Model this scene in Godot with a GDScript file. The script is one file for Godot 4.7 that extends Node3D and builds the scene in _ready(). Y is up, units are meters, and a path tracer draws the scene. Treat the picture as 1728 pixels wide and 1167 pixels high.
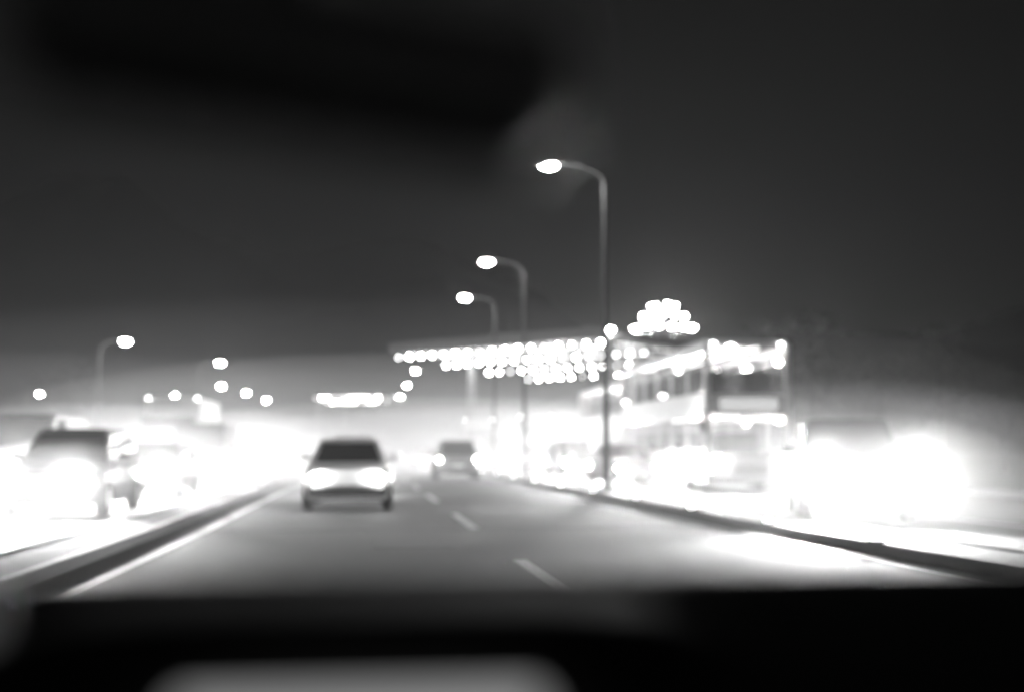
extends Node3D
# A motorway at night seen from behind the wheel of a car. Camera eye 1.25 m above the road; the road runs towards -Z.

var M := {}
var used := {}
var rng := RandomNumberGenerator.new()
var group_no := 1

# ------------------------------------------------------------------ helpers
func numbered(n: String) -> String:
	var k: int = used.get(n, -1) + 1
	used[n] = k
	return n if k == 0 else "%s_%03d" % [n, k]

func thing(called: String, label: String, category: String, at := Vector3.ZERO, turn := 0.0, group := "") -> Node3D:
	var o := Node3D.new()
	o.name = numbered(called)
	add_child(o)
	o.position = at
	o.rotation.y = turn
	tag(o, label, category, group)
	return o

func tag(o: Node, label: String, category: String, group := "") -> void:
	o.set_meta("label", label)
	o.set_meta("category", category)
	if group != "":
		o.set_meta("group", group)

func copy(src: Node3D, at: Vector3, turn: float, label: String, group := "") -> Node3D:
	var r: Node3D = src.duplicate()
	var kind := String(src.name)
	while kind.right(1).is_valid_int() or kind.ends_with("_"):
		kind = kind.left(-1)
	r.name = numbered(kind)
	add_child(r)
	r.position = at
	r.rotation.y = turn
	r.set_meta("label", label)
	if group != "":
		r.set_meta("group", group)
	return r

func new_st() -> SurfaceTool:
	var st := SurfaceTool.new()
	st.begin(Mesh.PRIMITIVE_TRIANGLES)
	return st

func part(called: String, st: SurfaceTool, m: Material, parent: Node) -> MeshInstance3D:
	st.generate_normals()
	var o := MeshInstance3D.new()
	o.name = called
	o.mesh = st.commit()
	o.material_override = null
	o.set_surface_override_material(0, m)
	parent.add_child(o, true)
	return o

func again(called: String, mesh: Mesh, m: Material, parent: Node, at := Transform3D()) -> MeshInstance3D:
	var o := MeshInstance3D.new()
	o.name = called
	o.mesh = mesh
	o.set_surface_override_material(0, m)
	o.transform = at
	parent.add_child(o, true)
	return o

func structure(called: String, st: SurfaceTool, m: Material) -> MeshInstance3D:
	st.generate_normals()
	var o := MeshInstance3D.new()
	o.name = numbered(called)
	o.mesh = st.commit()
	o.set_surface_override_material(0, m)
	o.set_meta("kind", "structure")
	add_child(o)
	return o

func tri(st: SurfaceTool, a: Vector3, b: Vector3, c: Vector3, inside: Vector3) -> void:
	var n := (c - a).cross(b - a)
	if n.dot((a + b + c) / 3.0 - inside) < 0.0:
		var t := b
		b = c
		c = t
	for v in [a, b, c]:
		st.add_vertex(v)

func quad(st: SurfaceTool, a: Vector3, b: Vector3, c: Vector3, d: Vector3, inside: Vector3) -> void:
	tri(st, a, b, c, inside)
	tri(st, a, c, d, inside)

func flat(st: SurfaceTool) -> void:
	st.set_smooth_group(-1)

func smooth(st: SurfaceTool) -> void:
	group_no += 1
	st.set_smooth_group(group_no)

# box with chamfered edges
func cbox(st: SurfaceTool, c: Vector3, s: Vector3, b := 0.0, bas := Basis()) -> void:
	flat(st)
	var h := s * 0.5
	b = minf(b, minf(h.x, minf(h.y, h.z)) * 0.9)
	if b <= 0.0:
		var p := []
		for i in 8:
			p.append(c + bas * Vector3(h.x if i & 1 else -h.x, h.y if i & 2 else -h.y, h.z if i & 4 else -h.z))
		for f in [[0, 1, 3, 2], [4, 5, 7, 6], [0, 1, 5, 4], [2, 3, 7, 6], [0, 2, 6, 4], [1, 3, 7, 5]]:
			quad(st, p[f[0]], p[f[1]], p[f[2]], p[f[3]], c)
		return
	var g := func(sx: int, sy: int, sz: int, ax: int) -> Vector3:
		var q := Vector3(sx * h.x, sy * h.y, sz * h.z)
		for k in 3:
			if k != ax:
				q[k] -= signf(q[k]) * b
		return c + bas * q
	for ax in 3:
		for sgn in [-1, 1]:
			var q := []
			for e in [[-1, -1], [1, -1], [1, 1], [-1, 1]]:
				var v := [0, 0, 0]
				v[ax] = sgn
				v[(ax + 1) % 3] = e[0]
				v[(ax + 2) % 3] = e[1]
				q.append(g.call(v[0], v[1], v[2], ax))
			quad(st, q[0], q[1], q[2], q[3], c)
	for ax in 3:
		var u := (ax + 1) % 3
		var w := (ax + 2) % 3
		for su in [-1, 1]:
			for sw in [-1, 1]:
				var v := [0, 0, 0]
				v[u] = su
				v[w] = sw
				v[ax] = -1
				var a: Vector3 = g.call(v[0], v[1], v[2], u)
				var a2: Vector3 = g.call(v[0], v[1], v[2], w)
				v[ax] = 1
				var d: Vector3 = g.call(v[0], v[1], v[2], u)
				var d2: Vector3 = g.call(v[0], v[1], v[2], w)
				quad(st, a, d, d2, a2, c)
	for sx in [-1, 1]:
		for sy in [-1, 1]:
			for sz in [-1, 1]:
				tri(st, g.call(sx, sy, sz, 0), g.call(sx, sy, sz, 1), g.call(sx, sy, sz, 2), c)

# round bar through points, one radius each
func tube(st: SurfaceTool, pts: Array, radii: Array, n := 8) -> void:
	smooth(st)
	var rings := []
	for i in pts.size():
		var d: Vector3 = (pts[mini(i + 1, pts.size() - 1)] - pts[maxi(i - 1, 0)]).normalized()
		var u := d.cross(Vector3.RIGHT if absf(d.x) < 0.8 else Vector3.UP).normalized()
		var w := d.cross(u).normalized()
		var r := []
		for k in n:
			var a := TAU * k / n
			r.append(pts[i] + (u * cos(a) + w * sin(a)) * radii[i])
		rings.append(r)
	for i in pts.size() - 1:
		var mid: Vector3 = (pts[i] + pts[i + 1]) * 0.5
		for k in n:
			quad(st, rings[i][k], rings[i][(k + 1) % n], rings[i + 1][(k + 1) % n], rings[i + 1][k], mid)
	flat(st)
	for e in [[0, 1], [pts.size() - 1, pts.size() - 2]]:
		for k in n:
			tri(st, pts[e[0]], rings[e[0]][k], rings[e[0]][(k + 1) % n], pts[e[1]])

# rings of equal length joined to a skin with end caps
func loft(st: SurfaceTool, rings: Array, soft := true) -> void:
	var n: int = rings[0].size()
	var cs := []
	for r in rings:
		var c := Vector3.ZERO
		for v in r:
			c += v
		cs.append(c / n)
	if soft:
		smooth(st)
	else:
		flat(st)
	for i in rings.size() - 1:
		var mid: Vector3 = (cs[i] + cs[i + 1]) * 0.5
		for k in n:
			quad(st, rings[i][k], rings[i][(k + 1) % n], rings[i + 1][(k + 1) % n], rings[i + 1][k], mid)
	flat(st)
	for e in [[0, 1], [rings.size() - 1, rings.size() - 2]]:
		for k in n:
			tri(st, cs[e[0]], rings[e[0]][k], rings[e[0]][(k + 1) % n], cs[e[1]])

# thin pane on a four-cornered face, inset by shares and standing proud
func pane(st: SurfaceTool, f: Array, u0: float, u1: float, v0: float, v1: float, proud: float, inside: Vector3) -> void:
	var at := func(u: float, v: float) -> Vector3:
		return f[0].lerp(f[1], u).lerp(f[3].lerp(f[2], u), v)
	var n: Vector3 = (f[1] - f[0]).cross(f[3] - f[0]).normalized()
	if n.dot(f[0] - inside) < 0:
		n = -n
	var p := [at.call(u0, v0), at.call(u1, v0), at.call(u1, v1), at.call(u0, v1)]
	var mid: Vector3 = (p[0] + p[1] + p[2] + p[3]) * 0.25
	var o := []
	var i := []
	for q in p:
		o.append(q + n * proud)
		i.append(q - n * 0.01)
	flat(st)
	quad(st, o[0], o[1], o[2], o[3], mid)
	for k in 4:
		quad(st, i[k], i[(k + 1) % 4], o[(k + 1) % 4], o[k], mid)

func lathe(st: SurfaceTool, prof: Array, n := 16, t := Transform3D()) -> void: # profile of (radius, along x)
	smooth(st)
	for i in prof.size() - 1:
		var p: Vector2 = prof[i]
		var q: Vector2 = prof[i + 1]
		var nrm := Vector2(-(q.y - p.y), q.x - p.x) # (radial, axial) sideways of the run
		for k in n:
			var a := TAU * k / n
			var b := TAU * (k + 1) / n
			var f := func(r: Vector2, an: float) -> Vector3:
				return t * Vector3(r.y, r.x * cos(an), r.x * sin(an))
			var mid := (a + b) * 0.5
			var m := Vector2((p.x + q.x) * 0.5, (p.y + q.y) * 0.5) + nrm.normalized() * 0.01
			var ins := t * Vector3(m.y, m.x * cos(mid), m.x * sin(mid))
			quad(st, f.call(p, a), f.call(p, b), f.call(q, b), f.call(q, a), ins)

func mat(albedo: float, rough := 0.6, metal := 0.0) -> StandardMaterial3D:
	var m := StandardMaterial3D.new()
	m.albedo_color = Color(albedo, albedo, albedo).linear_to_srgb()
	m.roughness = rough
	m.metallic = metal
	return m

func grain(m: StandardMaterial3D, scale: float, lo: float, hi: float, sd: int, bump := 0.0, freq := 0.03) -> StandardMaterial3D:
	var n := FastNoiseLite.new()
	n.seed = sd
	n.frequency = freq
	n.fractal_octaves = 5
	var t := NoiseTexture2D.new()
	t.width = 512
	t.height = 512
	t.seamless = true
	t.noise = n
	var g := Gradient.new()
	g.set_color(0, Color(lo, lo, lo))
	g.set_color(1, Color(hi, hi, hi))
	t.color_ramp = g
	m.albedo_texture = t
	m.uv1_triplanar = true
	m.uv1_world_triplanar = true
	m.uv1_scale = Vector3.ONE * scale
	if bump > 0.0:
		m.heightmap_enabled = true
		m.heightmap_texture = t
		m.heightmap_scale = bump
	return m

func glow(strength: float) -> StandardMaterial3D:
	var m := mat(0.8, 0.3)
	m.emission_enabled = true
	m.emission = Color.WHITE
	m.emission_energy_multiplier = strength
	return m

func omni(parent: Node, at: Vector3, energy: float, size := 0.15) -> void:
	var l := OmniLight3D.new()
	l.name = "lamp_glow"
	l.light_energy = energy
	l.light_size = size
	l.omni_range = 200.0
	l.omni_attenuation = 2.0
	l.shadow_enabled = true
	l.position = at
	parent.add_child(l, true)

func beam(parent: Node, at: Vector3, aim: Vector3, energy: float, angle: float, size := 0.08) -> void:
	var l := SpotLight3D.new()
	l.name = "lamp_beam"
	l.light_energy = energy
	l.light_size = size
	l.spot_range = 300.0
	l.spot_attenuation = 2.0
	l.spot_angle = angle
	l.spot_angle_attenuation = 0.9
	l.shadow_enabled = true
	parent.add_child(l, true)
	l.transform = Transform3D(Basis.looking_at(aim, Vector3.UP if absf(aim.normalized().y) < 0.95 else Vector3.RIGHT), at)

# ------------------------------------------------------------------ vehicles (front towards -Z)
var HEAD_E := 900.0
var wheel_mesh: Mesh
var rim_mesh: Mesh

func wheel(parent: Node, at: Vector3, r: float, w: float) -> void:
	var st := new_st()
	lathe(st, [Vector2(r * 0.6, -w / 2), Vector2(r * 0.93, -w / 2), Vector2(r, -w * 0.36), Vector2(r, w * 0.36), Vector2(r * 0.93, w / 2), Vector2(r * 0.6, w / 2)], 18)
	var t := part("wheel", st, M.rubber, parent)
	t.position = at
	var s2 := new_st()
	lathe(s2, [Vector2(0.01, -w * 0.4), Vector2(r * 0.25, -w * 0.44), Vector2(r * 0.55, -w * 0.34), Vector2(r * 0.62, -w * 0.46), Vector2(r * 0.62, w * 0.46), Vector2(r * 0.55, w * 0.34), Vector2(r * 0.25, w * 0.44), Vector2(0.01, w * 0.4)], 14)
	part("rim", s2, M.alloy, t)

func body_ring(z: float, hw: float, yb: float, yt: float) -> Array:
	var c := 0.09
	var b := yb + (yt - yb) * 0.55
	return [Vector3(-hw + c, yb, z), Vector3(hw - c, yb, z), Vector3(hw - 0.02, yb + c, z), Vector3(hw, b, z), Vector3(hw - 0.03, yt - c, z), Vector3(hw - 0.14, yt, z),
		Vector3(-hw + 0.14, yt, z), Vector3(-hw + 0.03, yt - c, z), Vector3(-hw, b, z), Vector3(-hw + 0.02, yb + c, z)]

func dome(parent: Node, called: String, at: Vector3, r: Vector3, m: Material) -> MeshInstance3D:
	var sp := SphereMesh.new()
	sp.radius = 1.0
	sp.height = 2.0
	sp.radial_segments = 14
	sp.rings = 8
	return again(called, sp, m, parent, Transform3D(Basis().scaled(r), at))

# spec: stations, cabin [zb0,zb1,hwb,yb,zt0,zt1,hwt,yt], wheels [r,w,zf,zr,x], lamp [x,y,z], solid: cargo body
func make_car(called: String, s: Dictionary, paint: Material, lit: String) -> Node3D:
	var t := thing(called, "", s.category)
	var st := new_st()
	var rings := []
	for k in s.stations:
		rings.append(body_ring(k[0], k[1], k[2], k[3]))
	loft(st, rings)
	part("body", st, paint, t)
	var c: Array = s.cabin
	st = new_st()
	var lo := []
	var hi := []
	var mid := []
	for e in [[-1, 0], [1, 0], [1, 1], [-1, 1]]:
		lo.append(Vector3(e[0] * c[2], c[3], c[1] if e[1] else c[0]))
		hi.append(Vector3(e[0] * c[6], c[7], c[5] if e[1] else c[4]))
		mid.append(Vector3(e[0] * (c[6] - 0.12), c[7] + 0.05, (c[5] - 0.1) if e[1] else (c[4] + 0.12)))
	loft(st, [lo, hi, mid], false)
	part("roof", st, paint, t)
	var ins := Vector3(0, (c[3] + c[7]) / 2, (c[0] + c[1]) / 2)
	st = new_st()
	pane(st, [lo[0], lo[1], hi[1], hi[0]], 0.05, 0.95, 0.08, 0.94, 0.004, ins)
	part("windscreen", st, M.dark_glass, t)
	if not s.get("solid", false):
		st = new_st()
		pane(st, [lo[2], lo[3], hi[3], hi[2]], 0.07, 0.93, 0.1, 0.92, 0.004, ins)
		part("rear_window", st, M.dark_glass, t)
	var cuts: Array = s.cuts
	for side in [[lo[1], lo[2], hi[2], hi[1]], [lo[0], lo[3], hi[3], hi[0]]]:
		for cu in cuts:
			st = new_st()
			pane(st, side, cu[0], cu[1], 0.1, 0.9, 0.004, ins)
			part("side_window", st, M.dark_glass, t)
	var w: Array = s.wheels
	for x in [-1, 1]:
		wheel(t, Vector3(x * w[4], w[0], w[2]), w[0], w[1])
		wheel(t, Vector3(x * w[4], w[0], w[3]), w[0], w[1])
	var first: Array = s.stations[0]
	var last: Array = s.stations[s.stations.size() - 1]
	st = new_st()
	cbox(st, Vector3(0, first[2] + 0.1, first[0] + 0.02), Vector3(first[1] * 2.3, 0.2, 0.22), 0.05)
	part("bumper", st, M.dark_plastic, t)
	st = new_st()
	cbox(st, Vector3(0, last[2] + 0.1, last[0] - 0.02), Vector3(last[1] * 2.3, 0.2, 0.22), 0.05)
	part("bumper", st, M.dark_plastic, t)
	st = new_st()
	for k in 4:
		cbox(st, Vector3(0, s.lamp[1] - 0.12 + k * 0.05, first[0] - 0.015), Vector3(0.7, 0.022, 0.04), 0.006)
	part("grille", st, M.alloy, t)
	st = new_st()
	cbox(st, Vector3(0, first[2] + 0.12, first[0] - 0.1), Vector3(0.5, 0.11, 0.012), 0.003)
	part("number_plate", st, M.white_paint, t)
	st = new_st()
	cbox(st, Vector3(0, last[2] + 0.3, last[0] + 0.02), Vector3(0.5, 0.11, 0.02), 0.003)
	part("number_plate", st, M.white_paint, t)
	for x in [-1, 1]:
		st = new_st()
		cbox(st, Vector3(x * (c[2] + 0.17), c[3] + 0.12, c[0] + 0.5), Vector3(0.2, 0.14, 0.1), 0.03)
		cbox(st, Vector3(x * (c[2] + 0.05), c[3] + 0.08, c[0] + 0.5), Vector3(0.14, 0.04, 0.05), 0.01)
		part("wing_mirror", st, paint, t)
		var h := Vector3(x * s.lamp[0], s.lamp[1], s.lamp[2])
		dome(t, "headlight", h, Vector3(0.12, 0.085, 0.06), M.headlight if lit == "front" else M.lens)
		dome(t, "tail_light", Vector3(x * (last[1] - 0.03), last[3] - 0.14, last[0] - 0.01), Vector3(0.1, 0.09, 0.05), M.tail_light if lit == "rear" else M.lens)
		if lit == "front":
			beam(t, h + Vector3(0, 0, -0.1), Vector3(0.0, -0.03, -1), HEAD_E, 38.0)
		else:
			omni(t, Vector3(x * (last[1] - 0.03), last[3] - 0.14, last[0] + 0.09), 3.0, 0.06)
			beam(t, h + Vector3(0, 0, -0.1), Vector3(0.0, -0.06, -1), HEAD_E * 0.5, 36.0)
		if s.has("fog_lamp"):
			dome(t, "fog_light", Vector3(x * s.fog_lamp[0], s.fog_lamp[1], s.fog_lamp[2]), Vector3(0.07, 0.06, 0.04), M.fog_light)
	return t

const SALOON := {"category": "car", "stations": [[-2.22, 0.6, 0.34, 0.64], [-2.12, 0.76, 0.24, 0.74], [-1.5, 0.86, 0.2, 0.87], [-0.8, 0.88, 0.2, 0.95], [0.6, 0.88, 0.2, 0.97], [1.5, 0.87, 0.2, 0.97], [2.1, 0.8, 0.24, 0.93], [2.24, 0.66, 0.32, 0.82]],
	"cabin": [-0.95, 1.8, 0.78, 0.93, -0.15, 1.05, 0.6, 1.4], "cuts": [[0.12, 0.5], [0.54, 0.9]], "wheels": [0.31, 0.2, -1.38, 1.36, 0.8], "lamp": [0.62, 0.64, -2.17]}
const ESTATE := {"category": "car", "stations": [[-2.1, 0.62, 0.34, 0.68], [-2.0, 0.78, 0.24, 0.8], [-1.4, 0.88, 0.22, 0.95], [-0.8, 0.9, 0.22, 1.0], [0.8, 0.9, 0.22, 1.02], [1.9, 0.88, 0.24, 1.02], [2.1, 0.8, 0.3, 0.98]],
	"cabin": [-1.0, 2.06, 0.8, 0.98, -0.25, 1.8, 0.64, 1.58], "cuts": [[0.12, 0.4], [0.43, 0.68], [0.71, 0.94]], "wheels": [0.33, 0.21, -1.3, 1.32, 0.82], "lamp": [0.66, 0.72, -2.05]}
const VAN := {"category": "van", "stations": [[-2.5, 0.78, 0.36, 0.84], [-2.4, 0.9, 0.26, 1.0], [-1.9, 0.97, 0.24, 1.16], [-1.5, 0.98, 0.24, 1.24], [1.0, 0.98, 0.24, 1.24], [2.4, 0.97, 0.26, 1.24], [2.5, 0.92, 0.32, 1.2]],
	"cabin": [-1.75, 2.46, 0.94, 1.2, -0.95, 2.42, 0.84, 2.1], "cuts": [[0.08, 0.34]], "solid": true, "wheels": [0.34, 0.22, -1.55, 1.5, 0.88], "lamp": [0.8, 0.86, -2.44], "fog_lamp": [0.78, 0.44, -2.46]}

const OFFROADER := {"category": "car", "stations": [[-2.15, 0.66, 0.42, 0.8], [-2.05, 0.82, 0.3, 0.94], [-1.4, 0.92, 0.28, 1.08], [-0.8, 0.94, 0.28, 1.12], [0.8, 0.94, 0.28, 1.14], [1.9, 0.92, 0.3, 1.14], [2.1, 0.84, 0.36, 1.1]],
	"cabin": [-1.0, 2.06, 0.84, 1.1, -0.35, 1.85, 0.7, 1.72], "cuts": [[0.12, 0.4], [0.43, 0.68], [0.71, 0.94]], "wheels": [0.38, 0.24, -1.32, 1.34, 0.84], "lamp": [0.72, 0.86, -2.1], "fog_lamp": [0.66, 0.46, -2.18]}

func make_bus() -> Node3D:
	var t := thing("double_decker_bus", "", "bus")
	var W := 1.25
	var F := -5.0
	var B := 5.2
	var st := new_st()
	cbox(st, Vector3(0, 0.38, 0.1), Vector3(2.3, 0.2, 10.1), 0.03)
	part("chassis", st, M.dark_plastic, t)
	st = new_st()
	cbox(st, Vector3(0, 4.27, 0.1), Vector3(2.5, 0.16, 10.24), 0.07)
	part("roof", st, M.bus_paint, t)
	st = new_st()
	cbox(st, Vector3(0, 2.36, 0.1), Vector3(2.4, 0.1, 10.0), 0.01)
	part("upper_floor", st, M.bus_inside, t)
	st = new_st()
	cbox(st, Vector3(0, 0.56, 0.1), Vector3(2.4, 0.1, 10.0), 0.01)
	part("lower_floor", st, M.dark_plastic, t)
	# front and rear skins: apron, band between decks, brow
	for e in [[F, 1.0, "front_panel"], [B, 1.0, "rear_panel"]]:
		st = new_st()
		cbox(st, Vector3(0, 0.72, e[0]), Vector3(2.42, 0.86, 0.12), 0.05)
		cbox(st, Vector3(0, 2.5, e[0]), Vector3(2.42, 0.62, 0.12), 0.05)
		if e[0] > 0:
			cbox(st, Vector3(0, 1.65, e[0]), Vector3(2.42, 0.98, 0.12), 0.03)
			cbox(st, Vector3(0, 3.5, e[0]), Vector3(2.42, 1.3, 0.12), 0.03)
		part(e[2], st, M.bus_paint, t)
	for x in [-1, 1]:
		st = new_st()
		cbox(st, Vector3(x * W, 0.82, 0.1), Vector3(0.07, 0.86, 10.1), 0.02)
		cbox(st, Vector3(x * W, 2.5, 0.1), Vector3(0.07, 0.72, 10.1), 0.02)
		cbox(st, Vector3(x * W, 4.1, 0.1), Vector3(0.07, 0.24, 10.1), 0.02)
		part("side_panel", st, M.bus_paint, t)
		for z in [F, B]:
			st = new_st()
			tube(st, [Vector3(x * (W - 0.05), 0.34, z), Vector3(x * (W - 0.05), 4.22, z)], [0.1, 0.1], 10)
			part("corner_post", st, M.bus_paint, t)
		for k in 6:
			var z0: float = F + 0.1 + k * 1.7
			st = new_st()
			cbox(st, Vector3(x * W, 1.7, z0 + 1.66), Vector3(0.06, 0.92, 0.09), 0.01)
			cbox(st, Vector3(x * W, 3.42, z0 + 1.66), Vector3(0.06, 1.14, 0.09), 0.01)
			part("window_post", st, M.bus_paint, t)
			for y in [[1.7, 0.88], [3.42, 1.1]]:
				st = new_st()
				cbox(st, Vector3(x * (W - 0.01), y[0], z0 + 0.82), Vector3(0.012, y[1], 1.58))
				part("side_window", st, M.glass, t)
		dome(t, "headlight", Vector3(x * 0.95, 0.92, F - 0.07), Vector3(0.15, 0.14, 0.06), M.headlight)
		beam(t, Vector3(x * 0.95, 0.92, F - 0.2), Vector3(0, -0.03, -1), HEAD_E * 1.3, 38.0)
		dome(t, "marker_light", Vector3(x * 1.0, 4.2, F - 0.06), Vector3(0.06, 0.04, 0.04), M.fog_light)
		dome(t, "indicator_light", Vector3(x * 1.1, 0.66, F - 0.06), Vector3(0.06, 0.06, 0.04), M.fog_light)
		wheel(t, Vector3(x * 1.08, 0.5, -2.6), 0.5, 0.3)
		wheel(t, Vector3(x * 1.08, 0.5, 2.6), 0.5, 0.3)
		st = new_st()
		tube(st, [Vector3(x * 1.2, 2.3, F - 0.05), Vector3(x * 1.42, 2.32, F - 0.25), Vector3(x * 1.42, 2.1, F - 0.27)], [0.02, 0.02, 0.02], 6)
		cbox(st, Vector3(x * 1.42, 1.9, F - 0.27), Vector3(0.2, 0.36, 0.08), 0.03)
		part("wing_mirror", st, M.dark_plastic, t)
		st = new_st()
		tube(st, [Vector3(x * 0.5, 1.12, F - 0.05), Vector3(x * 0.1, 1.75, F - 0.075)], [0.012, 0.008], 6)
		part("wiper", st, M.dark_plastic, t)
	st = new_st()
	cbox(st, Vector3(0, 1.67, F - 0.01), Vector3(2.26, 1.02, 0.014))
	part("windscreen", st, M.glass, t)
	st = new_st()
	cbox(st, Vector3(0, 3.5, F - 0.01), Vector3(2.26, 1.36, 0.014))
	part("upper_windscreen", st, M.glass, t)
	st = new_st()
	cbox(st, Vector3(0, 2.52, F - 0.075), Vector3(1.7, 0.34, 0.03), 0.01)
	part("destination_display_light", st, M.display, t)
	for k in 5:
		st = new_st()
		cbox(st, Vector3(0, 0.56 + k * 0.055, F - 0.07), Vector3(1.0, 0.025, 0.03), 0.006)
		part("vent_slat", st, M.dark_plastic, t)
	st = new_st()
	cbox(st, Vector3(0, 0.44, F - 0.075), Vector3(0.52, 0.11, 0.02), 0.004)
	part("number_plate", st, M.white_paint, t)
	# inside: lamps and seats
	for y in [2.28, 4.17]:
		for x in [-0.55, 0.55]:
			for j in 3:
				st = new_st()
				cbox(st, Vector3(x, y, -2.9 + j * 3.0), Vector3(0.16, 0.03, 2.8), 0.008)
				part("ceiling_light", st, M.bus_lamp, t)
		for z in [-3.6, -1.0, 2.0]:
			omni(t, Vector3(0, y - 0.1, z), 14.0, 0.1)
	st = new_st()
	cbox(st, Vector3(0, 0.72, 0), Vector3(0.43, 0.1, 0.09), 0.03)
	cbox(st, Vector3(0, 0.36, 0), Vector3(0.43, 0.66, 0.08), 0.03)
	cbox(st, Vector3(0, 0.02, -0.2), Vector3(0.43, 0.1, 0.42), 0.03)
	cbox(st, Vector3(0, -0.2, -0.12), Vector3(0.06, 0.36, 0.06), 0.0)
	st.generate_normals()
	var seat := st.commit()
	for deck in [0.98, 2.79]:
		for r in 7:
			for x in [-0.95, -0.5, 0.5, 0.95]:
				if deck < 2.0 and r == 0:
					continue
				again("seat", seat, M.fabric, t, Transform3D(Basis(), Vector3(x, deck, -3.7 + r * 1.15)))
	return t

func make_lorry() -> Node3D:
	var t := thing("lorry", "", "lorry")
	var st := new_st()
	cbox(st, Vector3(0, 0.75, 0.2), Vector3(0.9, 0.3, 8.2), 0.02)
	part("chassis", st, M.dark_plastic, t)
	st = new_st()
	var rings := []
	for k in [[-4.4, 1.1, 0.5, 1.5], [-4.3, 1.2, 0.45, 1.7]]:
		rings.append(body_ring(k[0], k[1], k[2], k[3]))
	for k in [[-4.2, 1.22, 0.45, 1.75], [-2.6, 1.22, 0.45, 1.75]]:
		rings.append(body_ring(k[0], k[1], k[2], k[3]))
	loft(st, rings)
	part("cab", st, M.grey_paint, t)
	st = new_st()
	var lo := []
	var hi := []
	for e in [[-1, 0], [1, 0], [1, 1], [-1, 1]]:
		lo.append(Vector3(e[0] * 1.18, 1.7, -2.62 if e[1] else -4.26))
		hi.append(Vector3(e[0] * 1.08, 2.75, -2.66 if e[1] else -3.95))
	loft(st, [lo, hi], false)
	part("cab_roof", st, M.grey_paint, t)
	st = new_st()
	var ins := Vector3(0, 2.2, -3.4)
	pane(st, [lo[0], lo[1], hi[1], hi[0]], 0.05, 0.95, 0.08, 0.85, 0.005, ins)
	part("windscreen", st, M.dark_glass, t)
	for side in [[lo[1], lo[2], hi[2], hi[1]], [lo[0], lo[3], hi[3], hi[0]]]:
		st = new_st()
		pane(st, side, 0.1, 0.7, 0.08, 0.85, 0.005, ins)
		part("side_window", st, M.dark_glass, t)
	st = new_st()
	cbox(st, Vector3(0, 2.35, 0.95), Vector3(2.5, 2.7, 6.9), 0.05)
	part("box_body", st, M.white_paint, t)
	for x in [-1, 1]:
		wheel(t, Vector3(x * 1.02, 0.48, -3.4), 0.48, 0.3)
		wheel(t, Vector3(x * 1.02, 0.48, 2.8), 0.48, 0.3)
		dome(t, "headlight", Vector3(x * 0.9, 0.92, -4.4), Vector3(0.15, 0.12, 0.06), M.headlight)
		beam(t, Vector3(x * 0.9, 0.92, -4.55), Vector3(0, -0.03, -1), HEAD_E * 1.3, 38.0)
		dome(t, "tail_light", Vector3(x * 1.0, 0.85, 4.42), Vector3(0.1, 0.08, 0.05), M.tail_light)
		dome(t, "marker_light", Vector3(x * 1.1, 3.62, -2.53), Vector3(0.05, 0.04, 0.04), M.fog_light)
		st = new_st()
		cbox(st, Vector3(x * 1.4, 2.1, -4.1), Vector3(0.16, 0.42, 0.1), 0.03)
		tube(st, [Vector3(x * 1.15, 2.3, -4.05), Vector3(x * 1.4, 2.3, -4.1)], [0.02, 0.02], 6)
		part("wing_mirror", st, M.dark_plastic, t)
	st = new_st()
	cbox(st, Vector3(0, 0.55, -4.44), Vector3(2.3, 0.24, 0.16), 0.05)
	part("bumper", st, M.dark_plastic, t)
	return t

# ------------------------------------------------------------------ street furniture
func make_street_lamp(h: float, arm: float, strength: float) -> Node3D: # arm towards -X
	var t := thing("street_lamp", "", "street lamp")
	var st := new_st()
	tube(st, [Vector3(0, 0, 0), Vector3(0, 0.9, 0), Vector3(0, 0.95, 0), Vector3(0, h - 0.5, 0)], [0.11, 0.11, 0.085, 0.055], 10)
	part("pole", st, M.galvanised, t)
	st = new_st()
	var pts := []
	var rad := []
	for k in 7:
		var a := PI / 2 * k / 6.0
		pts.append(Vector3(-arm * (1 - cos(a)) , h - 0.5 + 0.55 * sin(a), 0))
		rad.append(0.045 - 0.002 * k)
	tube(st, pts, rad, 8)
	part("arm", st, M.galvanised, t)
	st = new_st()
	cbox(st, Vector3(-arm - 0.25, h + 0.06, 0), Vector3(0.74, 0.1, 0.34), 0.04)
	part("lamp_housing", st, M.galvanised, t)
	dome(t, "bulb_light", Vector3(-arm - 0.27, h - 0.04, 0), Vector3(0.24, 0.1, 0.15), M.lamp)
	omni(t, Vector3(-arm - 0.27, h - 0.05, 0), strength, 0.12)
	st = new_st()
	cbox(st, Vector3(0, 0.02, 0), Vector3(0.4, 0.06, 0.4), 0.01)
	part("base_plate", st, M.galvanised, t)
	return t

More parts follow.
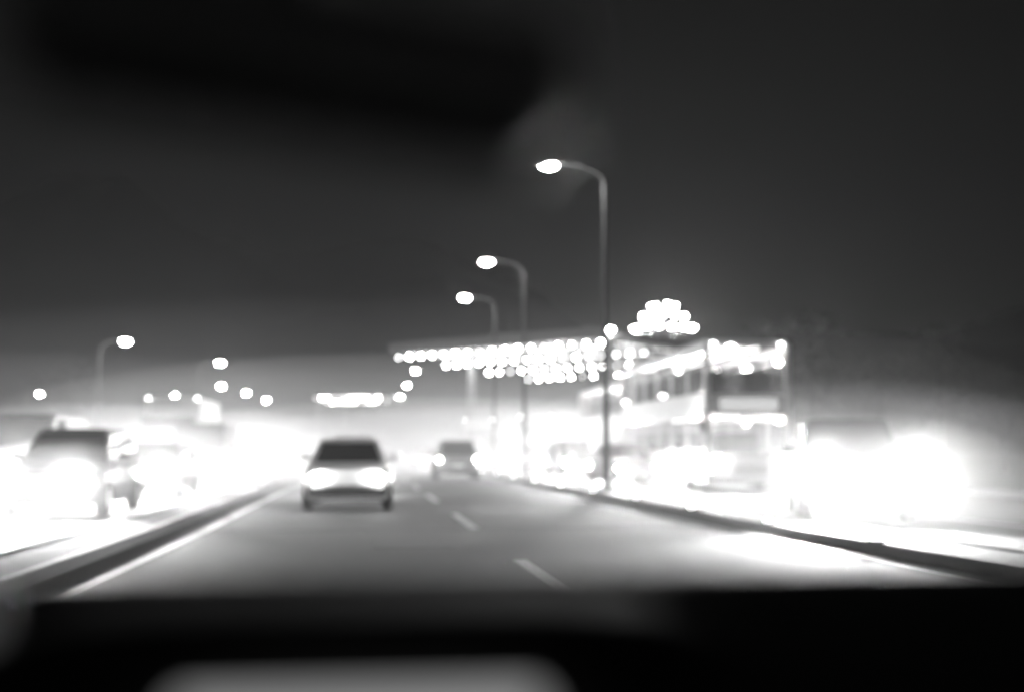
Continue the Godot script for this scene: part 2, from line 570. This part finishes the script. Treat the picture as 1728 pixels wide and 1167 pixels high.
func make_tree(sd: int, h: float, spread: float) -> Node3D:
	var r := RandomNumberGenerator.new()
	r.seed = sd
	var t := thing("tree", "", "tree")
	var st := new_st()
	tube(st, [Vector3(0, -0.2, 0), Vector3(0.05, h * 0.2, 0.03), Vector3(-0.08, h * 0.5, 0.1), Vector3(0.0, h * 0.82, 0)], [0.24, 0.18, 0.12, 0.04], 8)
	var tips := []
	for k in 14:
		var y := h * r.randf_range(0.28, 0.72)
		var a := r.randf() * TAU
		var len := spread * r.randf_range(0.55, 1.0) * (1.15 - y / h * 0.6)
		var tip := Vector3(cos(a) * len, y + h * r.randf_range(0.08, 0.24), sin(a) * len)
		tube(st, [Vector3(0, y, 0), Vector3(cos(a) * len * 0.5, y + h * 0.05, sin(a) * len * 0.5), tip], [0.07, 0.045, 0.015], 5)
		tips.append(tip)
		tips.append(Vector3(cos(a) * len * 0.55, y + h * 0.09, sin(a) * len * 0.55))
	tips.append(Vector3(0, h * 0.9, 0))
	tips.append(Vector3(0.2, h * 0.78, -0.2))
	part("trunk", st, M.bark, t)
	st = new_st()
	flat(st)
	for tip in tips:
		var rad := spread * r.randf_range(0.26, 0.46)
		for k in 110:
			var d := Vector3(r.randfn(), r.randfn() * 0.75, r.randfn()) * rad * 0.5
			var p: Vector3 = tip + d
			var s := r.randf_range(0.09, 0.19)
			var b := Basis.from_euler(Vector3(r.randf_range(-1, 1), r.randf() * TAU, r.randf_range(-1, 1)))
			st.add_vertex(p + b * Vector3(0, 0, s))
			st.add_vertex(p + b * Vector3(s * 0.55, 0, 0))
			st.add_vertex(p + b * Vector3(0, 0, -s))
			st.add_vertex(p + b * Vector3(0, 0, s))
			st.add_vertex(p + b * Vector3(0, 0, -s))
			st.add_vertex(p + b * Vector3(-s * 0.55, 0.02, 0))
	part("crown", st, M.leaf, t)
	return t

# ------------------------------------------------------------------ the scene
func _ready() -> void:
	rng.seed = 11
	# camera
	var cam := Camera3D.new()
	cam.name = "camera"
	add_child(cam)
	var at := CameraAttributesPhysical.new()
	at.frustum_focal_length = 50.0
	at.exposure_aperture = 1.7
	at.frustum_focus_distance = 3.4
	cam.attributes = at
	cam.fov = 35.0
	cam.near = 0.02
	cam.far = 6000.0
	cam.position = Vector3(0, 1.25, 0)
	cam.rotation_degrees = Vector3(5.45, -7.57, 0)
	cam.current = true
	# sky: thin night overcast lit from the town below
	var env := Environment.new()
	env.background_mode = Environment.BG_SKY
	env.tonemap_mode = Environment.TONE_MAPPER_LINEAR
	env.tonemap_exposure = 0.25
	env.sdfgi_enabled = true
	env.ssao_enabled = true
	env.ssil_enabled = true
	env.volumetric_fog_enabled = true
	env.volumetric_fog_density = 0.00013
	env.volumetric_fog_anisotropy = 0.7
	env.volumetric_fog_albedo = Color(0.9, 0.9, 0.9)
	var sky_mat := PanoramaSkyMaterial.new()
	var cl := FastNoiseLite.new()
	cl.seed = 5
	cl.frequency = 0.9
	cl.fractal_octaves = 4
	var im := Image.create(512, 256, false, Image.FORMAT_RGBF)
	for y in 256:
		for x in 512:
			var el := PI * (0.5 - (y + 0.5) / 256.0)
			var az := TAU * (x + 0.5) / 512.0
			var d := Vector3(cos(el) * sin(az), sin(el), cos(el) * cos(az))
			var v := 0.0155 * (1.0 + 0.5 * cl.get_noise_3d(d.x, d.y * 2.2, d.z))
			v *= (1.0 - 0.45 * clampf(d.y, 0.0, 1.0)) * (1.0 + 0.35 * (-d.z * 0.94 + d.x * 0.34))
			im.set_pixel(x, y, Color(v, v, v))
	sky_mat.panorama = ImageTexture.create_from_image(im)
	var sky := Sky.new()
	sky.sky_material = sky_mat
	env.sky = sky
	env.background_energy_multiplier = 1.0
	var we := WorldEnvironment.new()
	we.name = "environment"
	we.environment = env
	add_child(we)

	materials()
	ground()
	lamps()
	canopies()
	traffic()
	trees()
	own_car()
	mist()

func mist() -> void:
	# added haze that spreads the lamp glow into a white band
	var banks := [[Vector3(8.2, 0.7, -17.5), Vector3(4.6, 2.4, 8), 0.03], [Vector3(8.0, 0.6, -18.0), Vector3(8.0, 3.6, 13), 0.01], [Vector3(8.5, 0.5, -20.0), Vector3(11, 4.2, 17), 0.003]]  # denser banks added around the nearest headlights to widen their glare
	for k in 5: # many thin overlapping banks, so that none has an edge
		var u := k / 4.0
		banks.append([Vector3(lerpf(6.5, 2.0, u) + rng.randf_range(-2, 2), 0.4 + 1.2 * u, -92.0 + rng.randf_range(-12, 12)), Vector3(lerpf(32, 62, u) + rng.randf_range(-5, 5), lerpf(5.0, 12.0, u), lerpf(110, 150, u)), lerpf(0.022, 0.0007, sqrt(u))])
	for k in 3:
		var u := k / 2.0
		banks.append([Vector3(-6.5 + rng.randf_range(-2, 2), 0.3, -55.0 + rng.randf_range(-6, 6)), Vector3(lerpf(12, 40, u), lerpf(4.0, 7.5, u), lerpf(82, 90, u)), lerpf(0.017, 0.001, u)])
	for b in banks:
		var f := FogVolume.new()
		f.name = numbered("mist")
		f.shape = RenderingServer.FOG_VOLUME_SHAPE_ELLIPSOID
		f.size = b[1]
		f.position = b[0]
		var m := FogMaterial.new()
		m.density = b[2]
		m.albedo = Color(0.95, 0.95, 0.95)
		f.material = m
		f.set_meta("kind", "stuff")
		tag(f, "added pale haze spreading the lamp glow over the traffic", "mist")
		add_child(f)

func materials() -> void:
	M.asphalt = grain(mat(0.75, 0.8), 0.9, 0.17, 0.33, 3, 0.5, 0.09)
	M.asphalt.albedo_color = Color(0.9, 0.9, 0.9)
	M.grass = grain(mat(0.5, 0.95), 0.35, 0.16, 0.3, 4, 4.0, 0.06)
	M.hill = grain(mat(0.5, 1.0), 0.01, 0.14, 0.26, 6, 0.0, 0.05)
	M.kerb = grain(mat(0.9, 0.8), 1.2, 0.5, 0.66, 8, 0.3, 0.05)
	M.line_paint = grain(mat(0.9, 0.6), 1.6, 0.68, 0.9, 9, 0.1, 0.05)
	M.galvanised = mat(0.04, 0.5)
	M.rubber = mat(0.02, 0.9)
	M.alloy = mat(0.5, 0.3, 0.9)
	M.dark_plastic = mat(0.03, 0.6)
	M.dark_glass = mat(0.012, 0.06)
	M.white_paint = mat(0.78, 0.35)
	M.grey_paint = mat(0.1, 0.3)
	M.silver_paint = mat(0.14, 0.3, 0.4)
	M.dark_paint = mat(0.04, 0.25)
	M.bus_paint = mat(0.7, 0.3)
	M.bus_inside = mat(0.7, 0.6)
	M.fabric = mat(0.06, 0.9)
	M.lens = mat(0.5, 0.1)
	M.bark = mat(0.06, 0.95)
	M.leaf = mat(0.06, 0.7)
	M.leaf.backlight_enabled = true
	M.leaf.backlight = Color(0.15, 0.15, 0.15)
	M.canopy_white = mat(0.16, 0.7)
	M.trim = mat(0.025, 0.75)
	M.headlight = glow(700.0)
	M.fog_light = glow(90.0)
	M.tail_light = glow(130.0)
	M.lamp = glow(1100.0)
	M.small_lamp = glow(400.0)
	M.weak_lamp = glow(70.0)
	M.faint_lamp = glow(18.0)
	M.stud = glow(20.0)
	M.display = glow(2.0)
	M.bus_lamp = glow(14.0)
	M.added_ceiling_glow = glow(3.0)  # for glowing strips added under the canopy roofs
	M.clock = glow(0.35)
	M.dial = glow(1.5)
	M.glass = StandardMaterial3D.new()
	M.glass.transparency = BaseMaterial3D.TRANSPARENCY_ALPHA
	M.glass.albedo_color = Color(0.9, 0.9, 0.9, 0.06)
	M.glass.roughness = 0.02

func sheet(st: SurfaceTool, x0: float, x1: float, z0: float, z1: float, y: float) -> void:
	flat(st)
	quad(st, Vector3(x0, y, -z0), Vector3(x1, y, -z0), Vector3(x1, y, -z1), Vector3(x0, y, -z1), Vector3(0, y - 10, -20))

func ground() -> void:
	var st := new_st()
	sheet(st, -2500, 2500, -300, 3200, 0.0)
	structure("ground", st, M.grass)
	st = new_st()
	sheet(st, -2.9, 5.9, -40, 900, 0.05)
	var near_road := structure("road", st, M.asphalt)
	st = new_st()
	sheet(st, 7.1, 17.2, -40, 900, 0.05)
	var far_road := structure("road", st, M.asphalt)
	st = new_st()
	sheet(st, -10.6, -3.9, -40, 900, 0.05)
	var side_road := structure("road", st, M.asphalt)
	# kerbs round the median and the left verge
	for k in [[5.9, "kerb"], [6.95, "kerb"], [-3.05, "kerb"], [-3.9, "kerb"], [17.2, "kerb"], [-10.75, "kerb"]]:
		st = new_st()
		cbox(st, Vector3(k[0] + 0.075, 0.08, -430), Vector3(0.15, 0.2, 940), 0.02)
		structure("kerb", st, M.kerb)
	st = new_st()
	cbox(st, Vector3(6.5, 0.05, -430), Vector3(0.9, 0.2, 940))
	structure("median_strip", st, M.kerb)
	st = new_st()
	cbox(st, Vector3(-3.4, 0.05, -430), Vector3(0.7, 0.2, 940))
	structure("verge", st, M.grass)
	# painted markings
	var dash := BoxMesh.new()
	dash.size = Vector3(0.14, 0.008, 4.0)
	for k in 26:
		again("lane_marking", dash, M.line_paint, near_road, Transform3D(Basis(), Vector3(1.68, 0.054, -10.0 - k * 9.0)))
	for x in [10.35, 13.7]:
		for k in 20:
			again("lane_marking", dash, M.line_paint, far_road, Transform3D(Basis(), Vector3(x, 0.054, -9.0 - k * 9.0)))
	for k in 16:
		again("lane_marking", dash, M.line_paint, side_road, Transform3D(Basis(), Vector3(-7.2, 0.054, -10.0 - k * 9.0)))
	var line := BoxMesh.new()
	line.size = Vector3(0.13, 0.008, 600)
	for q in [[near_road, -2.4], [near_road, 5.5], [far_road, 7.5], [far_road, 16.8], [side_road, -4.3], [side_road, -10.2]]:
		again("edge_line", line, M.line_paint, q[0], Transform3D(Basis(), Vector3(q[1], 0.054, -280)))
	M.tar = grain(mat(0.5, 0.7), 2.0, 0.1, 0.2, 14, 0.3, 0.06)
	for k in 9:
		var pm := BoxMesh.new()
		pm.size = Vector3(rng.randf_range(0.9, 1.9), 0.004, rng.randf_range(1.5, 6.0))
		again("repair_patch", pm, M.tar, near_road, Transform3D(Basis(Vector3.UP, rng.randf_range(-0.03, 0.03)), Vector3([-1.3, 0.5, 3.0, 4.4][k % 4] + rng.randf_range(-0.2, 0.2), 0.0525, -9.0 - k * 6.5)))
	for k in 7:
		st = new_st()
		var z := -8.0 - k * 9.0
		for i in 12:
			var xa := -2.3 + i * 0.65
			cbox(st, Vector3(xa + 0.32, 0.0545, z + rng.randf_range(-0.05, 0.05)), Vector3(0.7, 0.003, 0.07), 0.0, Basis(Vector3.UP, rng.randf_range(-0.1, 0.1)))
		part("tar_seam", st, M.tar, near_road)
	# hills
	var n := FastNoiseLite.new()
	n.seed = 21
	n.frequency = 0.0022
	n.fractal_octaves = 4
	for hd in [[-900.0, 360.0, 950.0, 1750.0, 330.0], [120.0, 1500.0, 620.0, 1300.0, 165.0]]:
		st = new_st()
		smooth(st)
		var nx := 60
		var nz := 16
		var P := func(i: int, j: int) -> Vector3:
			var u := float(i) / nx
			var v := float(j) / nz
			var x := lerpf(hd[0], hd[1], u)
			var z := lerpf(hd[2], hd[3], v)
			var e := pow(maxf(sin(PI * u), 0.0), 0.45) * maxf(sin(PI * v), 0.0)
			return Vector3(x, -2.0 + hd[4] * e * (0.78 + 0.42 * n.get_noise_2d(x, z)), -z)
		for i in nx:
			for j in nz:
				quad(st, P.call(i, j), P.call(i + 1, j), P.call(i + 1, j + 1), P.call(i, j + 1), Vector3((hd[0] + hd[1]) / 2, -900, -(hd[2] + hd[3]) / 2))
		structure("hill", st, M.hill)

func lamps() -> void:
	var proto := make_street_lamp(9.0, 1.3, 75.0)
	var where := [[29.4, "nearest and highest street lamp on the median, arm over the near carriageway"], [45.0, "second street lamp along the median, just beyond the nearest one"], [56.0, "third street lamp along the median, before the long canopy"],
		[108.0, "street lamp on the median just beyond the long canopy"], [132.0, "median street lamp second beyond the long canopy"], [160.0, "farthest street lamp on the median, small under the haze"]]
	for k in where.size():
		var p := Vector3(6.5, 0.15, -where[k][0])
		if k == 0:
			proto.position = p
			proto.set_meta("label", where[k][1])
			proto.set_meta("group", "street lamps along the median")
		else:
			var o := copy(proto, p, rng.randf_range(-0.14, 0.14), where[k][1], "street lamps along the median")
			o.rotation.z = rng.randf_range(-0.018, 0.018)
	var small := make_street_lamp(7.0, 1.0, 70.0)
	var left := [[-13.9, 59.7, "lone short street lamp farthest left, beside the side road"], [-10.9, 72.9, "short street lamp left of the side road, second from the left edge"], [-20.8, 116.0, "small low street lamp between the two short ones, far back on the left"],
		[-14.0, 100.0, "distant street lamp left of the road, first of the faint row"], [-13.0, 112.0, "distant street lamp left of the road, middle of the faint row"], [-12.5, 126.0, "distant street lamp left of the road, last of the faint row"], [-34.0, 116.0, "tiny far street lamp alone near the left edge"]]
	for k in left.size():
		var p := Vector3(left[k][0], 0.0, -left[k][1])
		if k == 0:
			small.position = p
			small.rotation.y = PI
			small.set_meta("label", left[k][2])
			small.set_meta("group", "short street lamps on the left")
		else:
			var o := copy(small, p, PI + rng.randf_range(-0.3, 0.3), left[k][2], "short street lamps on the left")
			o.rotation.z = rng.randf_range(-0.025, 0.025)
	var tall := make_street_lamp(10.0, 1.2, 110.0)
	tall.position = Vector3(18.9, 0, -77.2)
	tall.set_meta("label", "street lamp right of the far carriageway, left of the floodlight mast")
	tall.set_meta("group", "street lamps right of the far carriageway")
	copy(tall, Vector3(21.5, 0, -93.0), 0.0, "street lamp behind and below its twin, left of the floodlight mast", "street lamps right of the far carriageway")
	# high mast with a crown of floodlights
	var t := thing("floodlight_mast", "tall mast carrying a dense cluster of white floodlights, right of centre", "floodlight", Vector3(31.1, 0, -112.2), 0.0)
	var st := new_st()
	tube(st, [Vector3.ZERO, Vector3(0, 8, 0), Vector3(0, 17.0, 0)], [0.28, 0.2, 0.12], 12)
	part("pole", st, M.galvanised, t)
	for ring in [[3.1, 14.2, 15, 0.0], [2.2, 15.5, 11, 0.3], [1.2, 16.6, 6, 0.1]]:
		var rad: float = ring[0]
		st = new_st()
		var hoop := []
		var hr := []
		for k in 25:
			hoop.append(Vector3(sin(TAU * k / 24.0) * rad * 0.86, ring[1], cos(TAU * k / 24.0) * rad * 0.86))
			hr.append(0.05)
		tube(st, hoop, hr, 6)
		for k in 3:
			tube(st, [Vector3(0, ring[1], 0), Vector3(sin(TAU * k / 3.0) * rad * 0.86, ring[1], cos(TAU * k / 3.0) * rad * 0.86)], [0.05, 0.05], 6)
		part("crown_ring", st, M.galvanised, t)
		for k in ring[2]:
			var an: float = TAU * k / ring[2] + ring[3]
			var hs := Node3D.new()
			hs.name = "floodlight_head"
			t.add_child(hs, true)
			hs.position = Vector3(sin(an) * rad, ring[1] - 0.1 + rng.randf_range(-0.08, 0.08), cos(an) * rad)
			hs.rotation = Vector3(rng.randf_range(0.5, 0.8), an + rng.randf_range(-0.15, 0.15), 0)
			st = new_st()
			cbox(st, Vector3(0, 0, 0), Vector3(0.6, 0.46, 0.22), 0.05)
			part("lamp_housing", st, M.galvanised, hs)
			dome(hs, "lamp_lens", Vector3(0, 0, 0.12), Vector3(0.25, 0.18, 0.06), M.lamp)
		for x in [-0.6, 0.0, 0.6]:
			beam(t, Vector3(x * rad * 1.5, ring[1], rad + 0.4), Vector3(x * 0.4 - 0.2, -0.45, 1), 420.0, 60.0, 0.2)
	# reflector studs on the median kerb, their shine put in as glow
	var sp := SphereMesh.new()
	sp.radius = 0.06
	sp.height = 0.07
	sp.radial_segments = 10
	sp.rings = 5
	var z := 9.2
	for k in 16:
		var o := Node3D.new()
		o.name = numbered("road_stud")
		add_child(o)
		o.position = Vector3(5.99, 0.18, -z)
		tag(o, "small round reflector stud with added glow on the edge of the median kerb", "road stud", "glowing studs along the median kerb")
		var s2 := new_st()
		cbox(s2, Vector3(0, 0.008, 0), Vector3(0.15, 0.02, 0.15), 0.006)
		part("stud_base", s2, M.galvanised, o)
		again("stud_glow", sp, M.stud, o, Transform3D(Basis(), Vector3(0, 0.03, 0)))
		z += 3.2 + k * 0.35

func canopies() -> void:
	# long skewed canopy over the far carriageway with two rows of lamps along its edge and added rows behind
	for c in [[Vector3(1.9, 9.3, -92.5), Vector3(17.0, 9.3, -77.0), 26.0, 17, "long flat canopy with rows of hanging lamps, the rear ones added, over the far carriageway", 90.0, 4],
			[Vector3(-7.2, 8.6, -150.0), Vector3(1.9, 8.6, -148.0), 20.0, 12, "smaller and farther flat canopy with a row of lamps, left of the long one", 25.0, 2]]:
		var a: Vector3 = c[0]
		var b: Vector3 = c[1]
		var len: float = (b - a).length()
		var turn := atan2(-(b.z - a.z), b.x - a.x)
		var base := (a + b) * 0.5
		var t := thing("canopy", c[4], "canopy", Vector3(base.x, 0, base.z), turn)
		var h := a.y
		var deep: float = c[2]
		var st := new_st()
		cbox(st, Vector3(0, h + 0.35, -deep / 2), Vector3(len, 0.5, deep), 0.05)
		part("roof_slab", st, M.canopy_white, t)
		st = new_st()
		cbox(st, Vector3(0, h + 0.45, 0.06), Vector3(len + 0.2, 0.9, 0.1), 0.02)
		part("fascia", st, M.canopy_white, t)
		var n: int = c[3]
		var sp := SphereMesh.new()
		sp.radius = 0.14
		sp.height = 0.24
		sp.radial_segments = 10
		sp.rings = 6
		for row in c[6]:  # rows behind the front two are added to whiten the area below
			for k in n:
				var x := -len / 2 + len * (k + 0.5) / n
				again("edge_lamp", sp, [M.small_lamp, M.small_lamp, M.small_lamp, M.weak_lamp, M.faint_lamp][rng.randi() % 5], t, Transform3D(Basis().scaled(Vector3.ONE * rng.randf_range(0.75, 1.15)), Vector3(x, h - 0.25 - row * 0.3, -0.4 - row * 6.0)))
				st = new_st()
				tube(st, [Vector3(x, h + 0.12, -0.4 - row * 6.0), Vector3(x, h - 0.16 - row * 0.3, -0.4 - row * 6.0)], [0.02, 0.02], 6)
				part("drop_rod", st, M.galvanised, t)
				if k % 4 == 1 and row < 2:
					omni(t, Vector3(x, h - 0.26 - row * 0.3, -0.4 - row * 6.0), c[5], 0.12)
		for k in 6:
			st = new_st()
			var x := -len / 2 + len * (k + 0.5) / 6
			for j in 4:
				st = new_st()
				cbox(st, Vector3(x, h + 0.07, -deep * (0.25 + 0.2 * j)), Vector3(0.5, 0.05, deep * 0.15), 0.01)
				part("ceiling_light", st, M.added_ceiling_glow, t)  # added glowing strips that brighten the canopy underside
		for q in [0.34, 0.96] if len > 12 else [0.03, 0.97]:
			for zz in [-2.0, -deep + 2.0]:
				st = new_st()
				var p := Vector3(-len / 2 + len * q, 0, zz)
				tube(st, [p, p + Vector3(0, h + 0.1, 0)], [0.3, 0.3], 14)
				part("column", st, M.canopy_white, t)

func traffic() -> void:
	var s1 := make_car("car", SALOON, M.silver_paint, "front")
	var s2 := make_car("car", ESTATE, M.dark_paint, "front")
	var s3 := make_car("car", SALOON, M.white_paint, "rear")
	var s4 := make_car("car", ESTATE, M.grey_paint, "rear")
	var v1 := make_car("van", VAN, M.grey_paint, "front")
	var o1 := make_car("car", OFFROADER, M.dark_paint, "front")
	var bus := make_bus()
	var lorry := make_lorry()
	var protos := {"s1": s1, "s2": s2, "s3": s3, "s4": s4, "v1": v1, "o1": o1, "bus": bus, "lorry": lorry}
	var first := {}
	var far := "traffic coming along the far carriageway"
	var near := "cars going away on the near carriageway"
	var side := "traffic coming along the side road on the left"
	var y := 0.055
	var list := [
		["o1", 8.65, 17.0 + 2.1, "dark off-road car with glaring headlights and fog lamps, nearest on the right", far, 1],
		["bus", 10.75, 30.0 + 5.0, "nearer double-decker bus with both decks lit, right of centre", far, 1],
		["bus", 12.5, 47.0 + 5.0, "second lit double-decker bus, behind and left of the nearer one", far, 1],
		["s1", 8.75, 37.0, "silver saloon with headlights on, just left of the two buses", far, 1],
		["s2", 8.7, 46.0, "dark estate car second in line behind the off-road car, beside the median", far, 1],
		["s1", 8.7, 54.0, "silver saloon third in the inner lane beside the median", far, 1],
		["s2", 8.7, 63.0, "dark estate car fourth in the inner lane beside the median", far, 1],
		["v1", 8.7, 74.0, "grey van under the front edge of the long canopy", far, 1],
		["lorry", 8.7, 88.0, "white box lorry beneath the middle of the long canopy", far, 1],
		["s2", 8.7, 102.0, "dark estate car coming out from behind the long canopy", far, 1],
		["s1", 8.7, 124.0, "silver saloon last but one in the inner lane, far off", far, 1],
		["s2", 8.7, 150.0, "dark estate car farthest away in the inner lane", far, 1],
		["s1", 12.0, 66.0, "silver saloon in the middle lane following the second bus", far, 1],
		["lorry", 12.0, 80.0, "lorry with a white box body in front of the long canopy columns", far, 1],
		["s2", 12.0, 96.0, "dark estate car in the middle lane behind the white lorry", far, 1],
		["lorry", 12.0, 118.0, "second white lorry, far down the middle lane beyond the canopy", far, 1],
		["s1", 15.2, 72.0, "silver saloon in the outermost far lane, right of the white lorry", far, 1],
		["s2", 15.2, 92.0, "dark estate car last in the outermost far lane", far, 1],
		["s3", -0.35, 22.0 + 2.2, "white saloon straight ahead seen from behind, tail lights lit", near, 0],
		["s4", -0.4, 37.0, "grey estate car ahead of the white saloon, seen from behind", near, 0],
		["s4", 3.75, 47.0, "grey estate car in the right near lane, tail lights lit", near, 0],
		["s3", -0.4, 57.0, "white saloon small in the left near lane, third car ahead", near, 0],
		["s3", 3.75, 68.0, "white saloon in the right near lane, second car from us", near, 0],
		["s4", -0.4, 84.0, "grey estate car fourth ahead in the left near lane", near, 0],
		["s4", 3.75, 96.0, "grey estate car farthest ahead in the right near lane", near, 0],
		["s2", -5.6, 20.5 + 2.0, "dark estate car nearest the left edge, headlights glaring", side, 1],
		["s1", -5.6, 31.0, "silver saloon second from the left edge in the nearer side-road lane", side, 1],
		["v1", -5.6, 39.5, "grey van on the side road, third vehicle from the left edge", side, 1],
		["s2", -5.6, 49.0, "dark estate car behind the grey van on the side road", side, 1],
		["s1", -5.6, 58.0, "silver saloon fifth along the nearer side-road lane", side, 1],
		["s2", -5.6, 70.0, "dark estate car sixth along the nearer side-road lane", side, 1],
		["s1", -5.6, 84.0, "silver saloon last along the nearer side-road lane", side, 1],
		["v1", -8.9, 31.0, "grey van at the left edge in the outer side-road lane", side, 1],
		["s1", -8.9, 41.0, "silver saloon behind the van in the outer side-road lane", side, 1],
		["lorry", -8.9, 55.0, "white box lorry on the side road, left of the median lamps", side, 1],
		["s2", -8.9, 68.0, "dark estate car behind the lorry in the outer side-road lane", side, 1],
		["s1", -8.9, 86.0, "silver saloon farthest off in the outer side-road lane", side, 1],
	]
	for q in list:
		var p := Vector3(q[1], y, -q[2])
		var turn: float = PI if q[5] else 0.0
		if q[0] == "o1":
			turn -= 0.32 # it swings towards us
		var src: Node3D = protos[q[0]]
		if first.has(q[0]):
			copy(src, p, turn, q[3], q[4])
		else:
			first[q[0]] = true
			src.position = p
			src.rotation.y = turn
			src.set_meta("label", q[3])
			src.set_meta("group", q[4])

func trees() -> void:
	var a := make_tree(3, 8.5, 2.8)
	var b := make_tree(8, 6.5, 2.6)
	var spots := [[22.0, 52.0, 0, "dark leafy tree nearest the road, right of the buses"], [27.0, 55.0, 1, "low dark tree second from the road at the right"], [32.0, 58.0, 0, "dark tree third from the road at the right"],
		[37.0, 60.0, 1, "low dark tree fourth from the road at the right"], [42.0, 62.0, 0, "dark tree at the far right edge of the row"], [25.0, 66.0, 0, "dark tree in the back row behind the nearest tree"],
		[31.0, 72.0, 1, "low tree in the back row, middle"], [39.0, 76.0, 0, "tall tree in the back row towards the right edge"], [-24.0, 92.0, 0, "dark tree far left behind the side-road lamps"], [-31.0, 88.0, 1, "low dark tree at the left edge beyond the side road"], [-17.5, 104.0, 1, "low tree left of the faint row of lamps"]]
	var done := [false, false]
	for s in spots:
		var src: Node3D = b if s[2] else a
		var p := Vector3(s[0], 0, -s[1])
		if done[s[2]]:
			copy(src, p, rng.randf() * TAU, s[3], "dark trees beside the road")
		else:
			done[s[2]] = true
			src.position = p
			src.set_meta("label", s[3])
			src.set_meta("group", "dark trees beside the road")

func own_car() -> void:
	# the car the picture is taken from: dashboard, instruments, mirror, windscreen and bonnet
	var t := thing("car", "black dashboard, mirror and bonnet of the car the view is from", "car", Vector3(0, 0.055, 0))
	var ex := 0.0 # the eye, over the middle of the dashboard
	var st := new_st()
	var rings := []
	for k in [[-1.32, 1.02, 0.93], [-0.9, 1.09, 0.9], [-0.62, 1.129, 0.82], [-0.56, 1.133, 0.8], [-0.52, 1.118, 0.78], [-0.5, 0.95, 0.7]]:
		rings.append([Vector3(-0.72, k[2], k[0]), Vector3(0.72, k[2], k[0]), Vector3(0.74, k[1] - 0.03, k[0]), Vector3(0.66, k[1], k[0]), Vector3(0.0, k[1] + 0.003, k[0]), Vector3(-0.66, k[1], k[0]), Vector3(-0.74, k[1] - 0.03, k[0])])
	var near := func(v: Vector3) -> Vector3:
		return Vector3(v.x if absf(v.x) > 0.3 else v.x * 0.75, 1.195 - (1.195 - v.y) * 0.75, v.z * 0.75)
	for r in rings:
		for i in r.size():
			r[i] = near.call(r[i])
	loft(st, rings)
	part("dashboard", st, M.trim, t)
	# hood over the instruments
	st = new_st()
	var hood := []
	for k in [[-0.6, -0.004], [-0.53, 0.001], [-0.47, -0.001]]:
		var r := []
		for i in 9:
			var u := i / 8.0 * 2 - 1
			r.append(Vector3(ex + u * 0.17, 1.134 + k[1] - 0.02 * pow(absf(u), 6), k[0]))
		for i in range(8, -1, -1):
			var u := i / 8.0 * 2 - 1
			r.append(Vector3(ex + u * 0.155, 1.112 + k[1] - 0.02 * pow(absf(u), 6), k[0]))
		hood.append(r)
	for r in hood:
		for i in r.size():
			r[i] = near.call(r[i])
	loft(st, hood)
	part("instrument_hood", st, M.trim, t)
	st = new_st()
	cbox(st, near.call(Vector3(ex, 1.046, -0.482)), Vector3(0.116, 0.068, 0.008), 0.003)
	part("instrument_panel_light", st, M.dial, t)
	omni(t, near.call(Vector3(ex, 1.03, -0.465)), 0.0002, 0.05)
	st = new_st()
	cbox(st, Vector3(-0.122, 1.133, -0.368), Vector3(0.016, 0.034, 0.006), 0.002)
	part("clock_light", st, M.clock, t)
	# mirror on the windscreen
	st = new_st()
	cbox(st, Vector3.ZERO, Vector3(0.152, 0.043, 0.03), 0.015)
	var mir := part("mirror", st, M.trim, t)
	mir.transform = Transform3D(Basis.from_euler(Vector3(-0.25, 0.15, -0.09)), Vector3(ex - 0.018, 1.297, -0.29))
	st = new_st()
	cbox(st, Vector3(0, 0, 0.0165), Vector3(0.142, 0.035, 0.004), 0.001)
	part("mirror_glass", st, M.alloy, mir)
	st = new_st()
	tube(st, [Vector3(0, 0.02, -0.01), Vector3(-0.01, 0.1, -0.03), Vector3(-0.02, 0.14, -0.02)], [0.01, 0.01, 0.02], 8)
	part("mirror_stalk", st, M.trim, mir)
	# windscreen and its frame
	st = new_st()
	smooth(st)
	var g := func(u: float, v: float, d: float) -> Vector3:
		return Vector3(lerpf(-0.70 + 0.1 * v, 0.70 - 0.1 * v, u), lerpf(1.03, 1.5, v), lerpf(-1.02, -0.32, v) - 0.08 * (1.0 - pow(u * 2 - 1, 2)) + d)
	for i in 10:
		for j in 4:
			quad(st, g.call(i / 10.0, j / 4.0, 0.0), g.call((i + 1) / 10.0, j / 4.0, 0.0), g.call((i + 1) / 10.0, (j + 1) / 4.0, 0.0), g.call(i / 10.0, (j + 1) / 4.0, 0.0), Vector3(0, 1.1, 1))
	part("windscreen", st, M.glass, t)
	for x in [-1, 1]:
		st = new_st()
		tube(st, [Vector3(x * 0.74, 0.98, -1.02), Vector3(x * 0.63, 1.51, -0.3)], [0.035, 0.035], 8)
		part("pillar", st, M.dark_paint, t)
		st = new_st()
		cbox(st, Vector3(x * 0.78, 0.68, 0.1), Vector3(0.1, 0.7, 2.2), 0.04)
		part("door", st, M.dark_paint, t)
		wheel(t, Vector3(x * 0.76, 0.31, -1.65), 0.31, 0.2)
		wheel(t, Vector3(x * 0.76, 0.31, 1.1), 0.31, 0.2)
		dome(t, "headlight", Vector3(x * 0.58, 0.66, -2.5), Vector3(0.12, 0.09, 0.06), M.headlight)
		beam(t, Vector3(x * 0.58, 0.66, -2.62), Vector3(0, -0.035, -1), 300.0, 17.0)  # out of view, set to light the rear of the car ahead
	st = new_st()
	cbox(st, Vector3(0, 1.53, 0.45), Vector3(1.3, 0.05, 1.6), 0.02)
	part("roof", st, M.dark_paint, t)
	st = new_st()
	rings = []
	for k in [[-2.5, 0.7, 0.6], [-2.4, 0.78, 0.74], [-1.7, 0.84, 0.88], [-1.03, 0.85, 0.95]]:
		rings.append(body_ring(k[0], k[1], 0.25, k[2]))
	loft(st, rings)
	part("bonnet", st, M.dark_paint, t)
